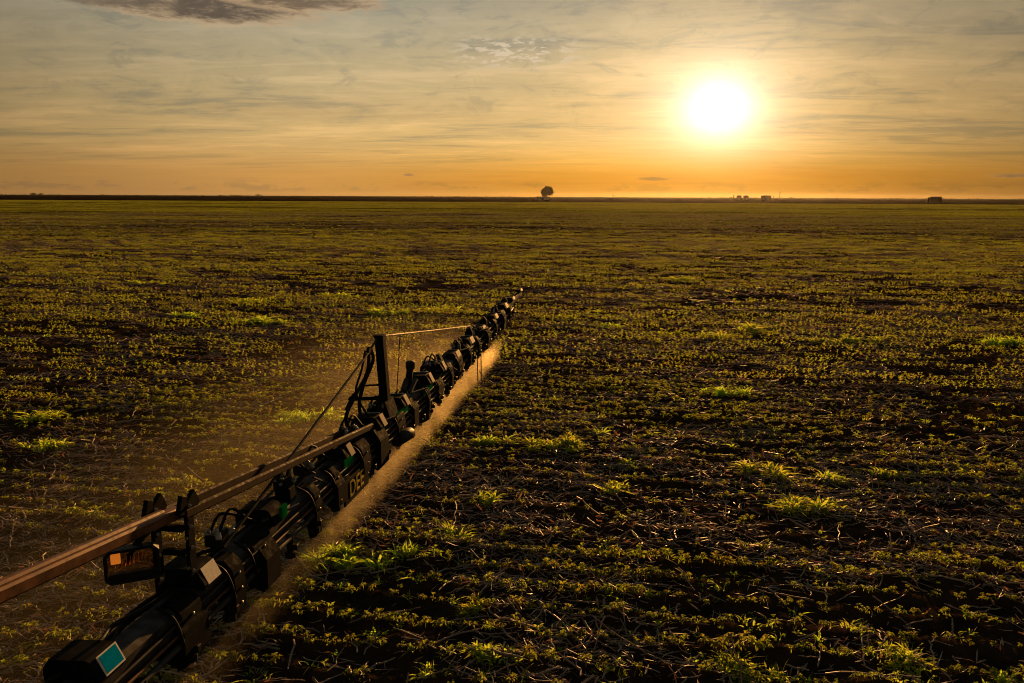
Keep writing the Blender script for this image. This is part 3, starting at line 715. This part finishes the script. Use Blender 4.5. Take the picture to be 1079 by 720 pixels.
# fold bar and rails, coming down from the machine to the foot of the mast
def bar_pt(s, u=0): return Vector((u, s, 1.60 - (s - 3.42) * .131))
def bar(s0, s1, u, w, h):
    a, e = bar_pt(s0, u), bar_pt(s1, u); d = (e - a); ang = math.atan2(d.z, d.y)
    return MB().box((a + e) / 2, (w, d.length, h), Matrix.Rotation(ang, 3, 'X'), .012)
P('fold_bar', bar(1.5, 4.85, 0, .085, .075), 'rust'); P('fold_bar_liner', bar(1.5, 4.7, -.012, .05, .105), 'rust')
P('fold_rail', bar(4.82, 8.45, -.075, .035, .07), 'rail'); P('fold_rail', bar(4.82, 8.45, .07, .035, .07), 'rail')
for u, s in ((-.07, 4.72), (.07, 4.86)):
    b = MB(); top = bar_pt(s).z + .02
    b.box((u, s, (top + .93) / 2), (.025, .07, top - .93))
    b.box((u, s + .02, top + .02), (.03, .16, .12), Matrix.Rotation(.5, 3, 'X')); b.box((u, s - .07, top + .05), (.03, .06, .12), Matrix.Rotation(-.4, 3, 'X'))
    po = P('bar_post', b, 'black')
    bb = MB()
    for z in (1.02, 1.18, 1.32, top + .03): bb.lathe((u + .014, s - .01, z), [(.014, 0), (.014, .012), (.008, .015)], 6, (1, -.6, 0))
    for z in (1.05, 1.25, top + .05): bb.lathe((u, s - .037, z), [(.011, 0), (.011, .012)], 6, (0, -1, 0))
    P('bolt', bb, 'steel', po)
for z in (1.17, 1.33): P('post_rung', MB().box((0, 4.79, z), (.15, .03, .04)), 'black')
b = MB(); b.tube([(0, 4.62, 1.44), (-.03, 4.53, 1.40), (-.05, 4.47, 1.345)], .018, 8); P('light_arm', b, 'black', smooth=True)
b = MB(); b.tube([(-.02, 4.75, 1.44), (-.10, 4.52, 1.30), (-.10, 4.46, 1.24)], .016, 7); P('light_brace', b, 'black', smooth=True)
# marker lamp on an arm under the bar, facing back to the machine
ml = bpy.data.objects.new('marker_light', None); C.objects.link(ml); ml.parent = boom; ml.location = (-.05, 4.44, 1.255); ml.rotation_euler = (0, 0, R(34)); ml.empty_display_size = .1
W, H_ = .30, .21
b = MB(); o8 = [(-W/2+.03, -H_/2), (W/2-.03, -H_/2), (W/2, -H_/2+.03), (W/2, H_/2-.03), (W/2-.03, H_/2), (-W/2+.03, H_/2), (-W/2, H_/2-.03), (-W/2, -H_/2+.03)]; i8 = [(u * .88, z * .84) for u, z in o8]
vs = [(u, y, z) for y in (-.03, .03) for ring in (o8, i8) for u, z in ring]; fs = []
for i in range(8):
    j = (i + 1) % 8
    fs += [(i, j, 8 + j, 8 + i), (16 + j, 16 + i, 24 + i, 24 + j), (j, i, 16 + i, 16 + j), (8 + i, 8 + j, 24 + j, 24 + i)]
b.add(vs, fs); P('light_frame', b, 'plastic', ml)
b = MB(); b.prism(i8, -.004, .004); P('glass_pane', b, 'glass', ml)
b = MB(); b.box((-.085, -.020, .052), (.052, .022, .056)); P('amber_glow_reflector', b, 'amber_glow', ml)  # a reflector, no lamp; its backlit glow is added emission
b = MB(); b.box((0, .0, -.072), (.25, .035, .05)); P('light_base', b, 'plastic', ml)
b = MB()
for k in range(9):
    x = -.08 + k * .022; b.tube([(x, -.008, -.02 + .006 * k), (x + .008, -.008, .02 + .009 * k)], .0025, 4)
P('painted_glow_streak', b, 'amber', ml)  # glow reflected in the pane, painted as thin orange rods
# tie rods slanting across the beam
for i, s in enumerate((5.9, 6.9, 8.6, 9.4, 10.0, 10.7, 11.3, 12.0, 12.8, 13.5, 14.6, 15.5, 16.3)):
    k = .8 if s < 12 else .65; z = zc(s); sg = 1 if i % 2 else -1
    b = MB(); b.tube([(.07 * k, s - .05, z + .20 * k), (.20 * k, s + .4, z - .16 * k * sg)], .013, 6); b.tube([(-.12 * k, s, z + .2 * k), (-.05, s + .38, z + .30 * k)], .012, 6); P('tie_rod', b, 'grey')
# lugs standing on the beam
for i, (s, h, w) in enumerate(((6.45, .16, .05), (7.5, .12, .04), (8.9, .2, .06), (10.95, .12, .04), (11.75, .17, .05), (12.95, .15, .04), (13.95, .2, .035), (15.3, .13, .035), (16.55, .12, .03), (17.75, .13, .03))):
    z = zc(s); b = MB(); b.prism([(-.10, z + .06), (.05, z + .06), (.04, z + .13 + h * .5), (-.01, z + .13 + h), (-.05, z + .13 + h), (-.09, z + .13 + h * .4)], s - w, s + w)
    lg = P('lug', b, 'black'); P('lug_pin', MB().tube([(-.03, s - w - .03, z + .1 + h), (-.03, s + w + .03, z + .1 + h)], .012, 7), 'steel', lg)
# mast, stay cable, cord and hoses
b = MB(); b.box((0, 9.06, 1.36), (.10, .10, .92), Matrix.Rotation(.055, 3, 'X') @ Matrix.Rotation(-.04, 3, 'Y'), .012); mast = P('mast', b, 'black')
b = MB(); b.box((-.02, 9.03, 1.83), (.11, .11, .03)); P('mast_cap', b, 'black', mast)
b = MB(); b.prism([(-.16, .88), (.12, .88), (.10, .96), (.06, 1.08), (-.06, 1.08), (-.16, .98)], 8.92, 9.22); P('mast_foot', b, 'black', mast)
b = MB(); b.tube([(-.06, 9.02, 1.10), (-.32, 8.85, 1.12), (-.36, 8.8, 1.0)], .022, 8); b.tube([(-.05, 9.02, 1.26), (-.2, 8.9, 1.27), (-.34, 8.82, 1.12)], .012, 6); P('side_arm', b, 'black', mast, True)
b = MB(); b.tube([(-.03, 8.95, 1.80), (0, 8.45, 1.69), (.04, 5.3, .97)], .014, 6); P('stay_cable', b, 'cable')
b = MB(); b.lathe((-.01, 8.62, 1.73), [(.045, -.015), (.05, 0), (.045, .015)], 10, (1, 0, 0)); P('pulley', b, 'black')
b = MB(); b.tube(curve_pts([(0, 9.03, 1.83), (0, 11.5, 1.49), (0, 13.95, 1.16)], 8), .010, 5); P('tan_cord', b, 'strap')
b = MB(); b.tube([(.0, 9.75, 1.70), (.0, 9.55, .98)], .006, 5); P('thin_wire', b, 'cable')
for k, c in enumerate([[(-.05, 8.75, 1.75), (-.03, 8.6, 1.5), (-.08, 8.3, 1.28), (-.1, 8.1, 1.12), (-.06, 8.12, .95)], [(-.03, 8.72, 1.76), (.02, 8.66, 1.62), (-.04, 8.5, 1.38), (-.08, 8.46, 1.15), (-.05, 8.5, .93)], [(-.08, 8.7, 1.72), (-.1, 8.62, 1.52), (-.1, 8.42, 1.32), (-.05, 8.52, 1.1), (-.02, 8.66, .95)]]):
    P('mast_hose', MB().tube(curve_pts(c, 8), .02 if k < 2 else .013, 8), 'rubber', smooth=True)
# canister with cap, valve blocks, ground hoop
b = MB(); b.tube([(-.02, 10.1, .95), (0, 10.16, 1.2)], .045, 10); cn = P('sensor_canister', b, 'black', smooth=True)
b = MB(); b.lathe((0, 10.17, 1.2), [(.055, 0), (.06, .02), (.06, .09), (.03, .11)], 12); P('canister_cap', b, 'plastic', cn)
b = MB(); b.box((-.03, 10.02, 1.02), (.06, .22, .06), Matrix.Rotation(.5, 3, 'X')); b.box((.05, 10.1, 1.0), (.05, .3, .04), Matrix.Rotation(.35, 3, 'X')); P('canister_bracket', b, 'grey', cn)
for s in (5.45, 6.55, 6.95, 8.0, 8.95, 11.3, 13.0, 14.2, 16.5):
    k = 1 if s < 12 else .7; z = zc(s); rr = random.Random(int(s * 100)); b = MB(); b.box((-.09 * k, s, z + .2 * k), (.1 * k, .16, .09 * k)); vb = P('valve_block', b, 'plastic')
    b = MB()
    for q in range(4): b.lathe((-.13 * k + .05 * q * k, s + rr.uniform(-.1, .1), z + .24 * k), [(.018, -.02), (.022, 0), (.022, .03), (.013, .035), (.013, .06)], 7, (rr.gauss(0, .4), rr.gauss(0, .4), 1))
    P('fitting', b, 'steel', vb)
    b = MB()
    for q in range(2):
        b.tube(curve_pts([(-.12 * k + .07 * q, s - .05, z + .24 * k), (-.1 * k + .07 * q, s + .1, z + (.34 + .04 * q) * k), (.0, s + .3, z + .22 * k), (.02, s + .42, z + .15 * k)], 6), .012, 6)
    P('jumper_hose', b, 'rubber', vb, True)
b = MB(); b.tube(curve_pts([(.10, 14.05, .70), (.10, 14.1, .3), (.1, 14.14, .06), (.1, 14.3, .03), (.1, 14.42, .07), (.1, 14.42, .3), (.1, 14.4, .72)], 6), .009, 6); P('ground_hoop', b, 'cable', smooth=True)
b = MB(); b.lathe((.2, 9.25, .60), [(.05, -.18), (.075, -.15), (.075, .1), (.05, .14)], 12, (.2, 1, 0)); P('end_motor', b, 'plastic', smooth=True)

# ------------------------------------------------------------------ spray mist
def mist_mat():
    m = bpy.data.materials.new('spray_mist'); m.use_nodes = True; t = NT(m.node_tree); t.N.clear()
    out = t.n('ShaderNodeOutputMaterial'); pv = t.n('ShaderNodeVolumePrincipled'); t.L.new(pv.outputs[0], out.inputs['Volume'])
    pv.inputs['Color'].default_value = (.98, .84, .52, 1); pv.inputs['Anisotropy'].default_value = .7  # gold of the low sun put into the colour of white droplets
    co = t.n('ShaderNodeTexCoord').outputs['Object']; u, s, z = t.xyz(co)
    ends = t.m('MULTIPLY', t.ramp(s, 3.4, 5.2), t.ramp(s, 16.9, 16.2))
    # sheets under the nozzles: start narrow at z 0.48 and lean and widen to the left on the way down
    drop = t.ramp(z, .50, 0.0, 0.0, 1.0, False)
    right = t.m('SUBTRACT', t.m('SUBTRACT', .17, t.m('MULTIPLY', drop, .03)), u)          # distance left of the crisp right edge
    wid = t.m('ADD', .09, t.m('MULTIPLY', drop, .50))
    sheet = t.m('MULTIPLY', t.ramp(right, 0.0, .13), t.ramp(t.m('DIVIDE', right, wid), 1.6, .1))
    sheet = t.m('MULTIPLY', sheet, t.ramp(z, .54, .42))
    ph = t.m('ABSOLUTE', t.m('SUBTRACT', t.m('FRACT', t.m('ADD', t.m('MULTIPLY', t.m('SUBTRACT', s, 3.7), 2.0), .5)), .5))     # 0 under a nozzle, 0.5 between two
    sheet = t.m('MULTIPLY', sheet, t.ramp(z, -.02, .34, .35, 1.0))
    fan = t.ramp(ph, t.m('ADD', .10, t.m('MULTIPLY', drop, .65)), t.m('MULTIPLY', drop, .25), .03, 1.0)
    sheet = t.m('MULTIPLY', sheet, fan)
    streak = t.noise(t.comb(t.m('MULTIPLY', u, 2.0), t.m('ADD', t.m('MULTIPLY', s, 6.0), t.m('MULTIPLY', z, 2.0)), t.m('MULTIPLY', z, 1.2)), 1.5, 3, .6)
    sheet = t.m('MULTIPLY', sheet, t.ramp(streak, .32, .66, .1, 1.6))
    # drift carried off to the left
    n = t.noise(t.comb(t.m('MULTIPLY', u, .7), t.m('MULTIPLY', s, .5), t.m('MULTIPLY', z, 1.3)), 1.4, 4, .6)
    drift = t.m('MULTIPLY', t.ramp(u, -4.6, -.3), t.m('MULTIPLY', t.ramp(right, .32, .8), t.ramp(z, 1.15, .1)))
    drift = t.m('MULTIPLY', drift, t.ramp(n, .35, .75, .15, 1.0))
    den = t.m('MULTIPLY', ends, t.m('ADD', t.m('MULTIPLY', t.m('MULTIPLY', sheet, t.m('MULTIPLY', t.ramp(s, 4.2, 10.5, .12, 1.0), t.ramp(t.noise(t.comb(u, t.m('MULTIPLY', s, 1.3), z), 1.0, 3, .6), .3, .65, .45, 1.2))), 1.25), t.m('MULTIPLY', drift, .10)))
    t.put(pv.inputs['Density'], den)
    return m
b = MB(); b.add([(-4.8, 3.2, .002), (.4, 3.2, .002), (.4, 17.0, .002), (-4.8, 17.0, .002), (-4.8, 3.2, 1.2), (.4, 3.2, 1.2), (.4, 17.0, 1.2), (-4.8, 17.0, 1.2)],
                [(3, 2, 1, 0), (4, 5, 6, 7), (0, 1, 5, 4), (1, 2, 6, 5), (2, 3, 7, 6), (3, 0, 4, 7)])
mist = b.build('spray_mist', mist_mat()); mist.location = boom.location; mist.rotation_euler = boom.rotation_euler
tag(mist, 'golden spray mist falling from the boom and drifting to the left', kind='stuff')

# ------------------------------------------------------------------ far things on the horizon
def crown_mesh(w, h, n, rr, flat=.0):
    b = MB()
    lobes = [(Vector((rr.uniform(-.27, .27) * w, rr.uniform(-.27, .27) * w, h * rr.uniform(.33, .78))), rr.uniform(.17, .25) * w) for _ in range(14)]
    for i in range(n):
        c, r = rr.choice(lobes); d = Vector((rr.gauss(0, 1), rr.gauss(0, 1), rr.gauss(0, 1))).normalized(); p = c + d * r * rr.uniform(.5, 1.08)
        p.z = min(p.z, h * rr.uniform(.93, 1.0)) if flat else p.z; p.z = max(.1, p.z)
        a = Vector((rr.gauss(0, 1), rr.gauss(0, 1), rr.gauss(0, 1))).normalized(); e = a.orthogonal().normalized(); f = a.cross(e); q = w * .035 * rr.uniform(.6, 1.4)
        b.add([p + e * q, p + f * q * .7, p - e * q, p - f * q * .7], [(0, 1, 2, 3)])
    return b
def tree(name, px, D, w, h, label, cat, group=None, trunk=.25, n=900, flat=False):
    x = (px - 539.5) / 839.2 * D * 1.016; rr = random.Random(px)
    t = empty(name, (x, D, -.01), label, cat, group)
    crown_mesh(w, h, n, rr, flat).build('crown', M['tree_leaf'], t)
    b = MB(); r = h * .035
    b.tube([(0, 0, 0), (.1, 0, h * .3), (0, .1, h * .6)], r, 7, True, r * .5)
    for k in range(5):
        a = k * 1.3; b.tube([(0, 0, h * (.22 + .06 * k)), (math.cos(a) * w * .2, math.sin(a) * w * .2, h * (.45 + .06 * k))], r * .5, 5, True, r * .2)
    b.build('trunk', M['bark'], t); return t
tree('lone_tree', 574, 850, 16.5, 14.5, 'lone round dark tree on the horizon left of the sun', 'tree', n=3600)
def far_line():
    b = MB(); rr = random.Random(3)
    for i in range(5200):
        x = rr.uniform(-1700, 1900); y = 1750 + 60 * rr.random() + x * .02
        h = .8 + 1.6 * float(vnoise(np.array([x / 60.]), np.array([1.]), 91)[0]) ** 2 + rr.random(); q = rr.uniform(.8, 2.2); z = rr.random() * h
        e = Vector((rr.gauss(0, 1), rr.gauss(0, 1), rr.gauss(0, .6))).normalized(); f = e.orthogonal().normalized(); p = Vector((x, y, z + .2))
        b.add([p + e * q, p + f * q * .7, p - e * q, p - f * q * .7], [(0, 1, 2, 3)])
    tag(b.build('far_treeline', M['tree_leaf']), 'thin dark line of far scrub along the whole horizon', kind='stuff')
far_line()
g = 'low bushes along the horizon'
tree('bush', 50, 1500, 14, 5.5, 'left bush of the low pair at the far left horizon', 'bush', g, n=500, flat=True); tree('bush', 58, 1500, 12, 5, 'right bush of the low pair at the far left horizon', 'bush', g, n=400, flat=True)
tree('bush', 279, 1300, 10, 5, 'small lone bush on the horizon between the left edge and the tree', 'bush', g, n=400)
tree('bush', 121, 1800, 10, 3.5, 'faint low bush on the left horizon right of the pair', 'bush', g, n=300, flat=True)
def hx(px, D): return (px - 539.5) / 839.2 * D * 1.016
def shed():
    t = empty('farm_shed', (hx(571, 830), 830, 0), 'low pale shed at the foot of the lone tree', 'shed')
    b = MB(); b.box((0, 0, 1.2), (12, 5, 2.4)); b.build('wall', M['wall'], t)
    b = MB(); b.add([(-6.3, -2.8, 2.4), (6.3, -2.8, 2.4), (6.3, 2.8, 2.4), (-6.3, 2.8, 2.4), (-6.3, 0, 3.1), (6.3, 0, 3.1)], [(0, 1, 5, 4), (2, 3, 4, 5), (0, 4, 3), (1, 2, 5), (3, 2, 1, 0)]); b.build('roof', M['roof'], t)
    b = MB(); b.box((-1, -2.52, 1.0), (2.4, .06, 2.0)); b.build('door', M['roof'], t)
    p = empty('gate_post', (hx(564.5, 830), 830, 0), 'short dark post left of the lone tree', 'post'); b = MB(); b.tube([(0, 0, 0), (0, 0, 3.0)], .5, 6); b.build('post_shaft', M['bark'], p); b = MB().lathe((0, 0, 3.0), [(.6, 0), (.6, .2), (.1, .5)], 6); b.build('post_cap', M['bark'], p)
shed()
def truck(px, D, L, H, label, rz=0):
    t = empty('farm_truck', (hx(px, D), D, 0), label, 'truck', None, rz)
    b = MB(); b.box((.12 * L, 0, H * .60), (L * .74, 2.5, H * .72), bev=.15); b.build('cargo_box', M['truck'], t)
    b = MB(); b.prism([(-.5 * L, .6), (-.5 * L, H * .42), (-.46 * L, H * .5), (-.43 * L, H * .85), (-.28 * L, H * .85), (-.28 * L, .6)], -1.15, 1.15); cb = b.build('cab', M['truck'], t)
    b = MB(); b.box((-.40 * L, 0, H * .66), (.09 * L, 2.34, H * .22)); b.build('side_window', M['glass'], cb)
    b = MB(); b.box((0, 0, .75), (L * .96, .9, .3)); b.build('chassis', M['plastic'], t)
    for q in (-.38, .18, .36):
        for y in (-1.0, 1.0): MB().lathe((q * L, y, .5), [(.3, -.16), (.5, -.14), (.5, .14), (.3, .16)], 14, (0, 1, 0)).build('wheel', M['rubber'], t)
truck(970, 475, 7.4, 4.4, 'large dark truck parked at the field edge on the right')
def barn(px, D, L, H, label):
    t = empty('barn', (hx(px, D), D, 0), label, 'barn', 'low dark barns on the horizon')
    MB().box((0, 0, H * .42), (L, L * .6, H * .84)).build('wall', M['truck'], t)
    MB().prism([(-L * .54, H * .84), (L * .54, H * .84), (L * .5, H * .93), (0, H), (-L * .5, H * .93)], -L * .34, L * .34).build('roof', M['truck'], t)
    MB().box((L * .1, -L * .305, H * .28), (L * .3, .08, H * .55)).build('door', M['roof'], t)
barn(798, 1100, 11.8, 6.0, 'wide dark barn on the horizon right of the sun, nearest the thin pole')
barn(770.5, 1100, 5.8, 5.9, 'left barn of the small pair on the horizon below the sun'); barn(777.5, 1100, 6.2, 5.8, 'right barn of the small pair on the horizon below the sun')
def pole(px, D, h, r, label):
    t = empty('utility_pole', (hx(px, D), D, 0), label, 'pole', 'thin poles on the horizon')
    MB().tube([(0, 0, 0), (0, 0, h)], r, 6, True, r * .7).build('shaft', M['bark'], t); MB().box((0, 0, h * .9), (2.2, .25, .25)).build('crossarm', M['bark'], t)
pole(812, 900, 10, .35, 'thin tall pole on the horizon right of the wide dark barn'); pole(765, 950, 6.0, .45, 'short post left of the small pair of barns'); pole(806, 880, 5.2, .5, 'stubby post just right of the wide dark barn below the sun')
pole(642, 900, 5.6, .4, 'short post on the horizon between the lone tree and the sun')

# ------------------------------------------------------------------ thin dusty air: forward scatter lifts the land under the sun
hm = bpy.data.materials.new('haze'); hm.use_nodes = True; t = NT(hm.node_tree); t.N.clear()
ho = t.n('ShaderNodeOutputMaterial'); hv = t.n('ShaderNodeVolumePrincipled'); t.L.new(hv.outputs[0], ho.inputs['Volume'])
hv.inputs['Color'].default_value = (.97, .95, .92, 1); hv.inputs['Anisotropy'].default_value = .78; hv.inputs['Density'].default_value = 1.3e-5
hz = MB().add([(-4800, -4800, -1.5), (4800, -4800, -1.5), (4800, 4800, -1.5), (-4800, 4800, -1.5), (-4800, -4800, 17), (4800, -4800, 17), (4800, 4800, 17), (-4800, 4800, 17)],
              [(3, 2, 1, 0), (4, 5, 6, 7), (0, 1, 5, 4), (1, 2, 6, 5), (2, 3, 7, 6), (3, 0, 4, 7)]).build('haze', hm)
tag(hz, 'thin dusty evening air over the whole field', kind='stuff')
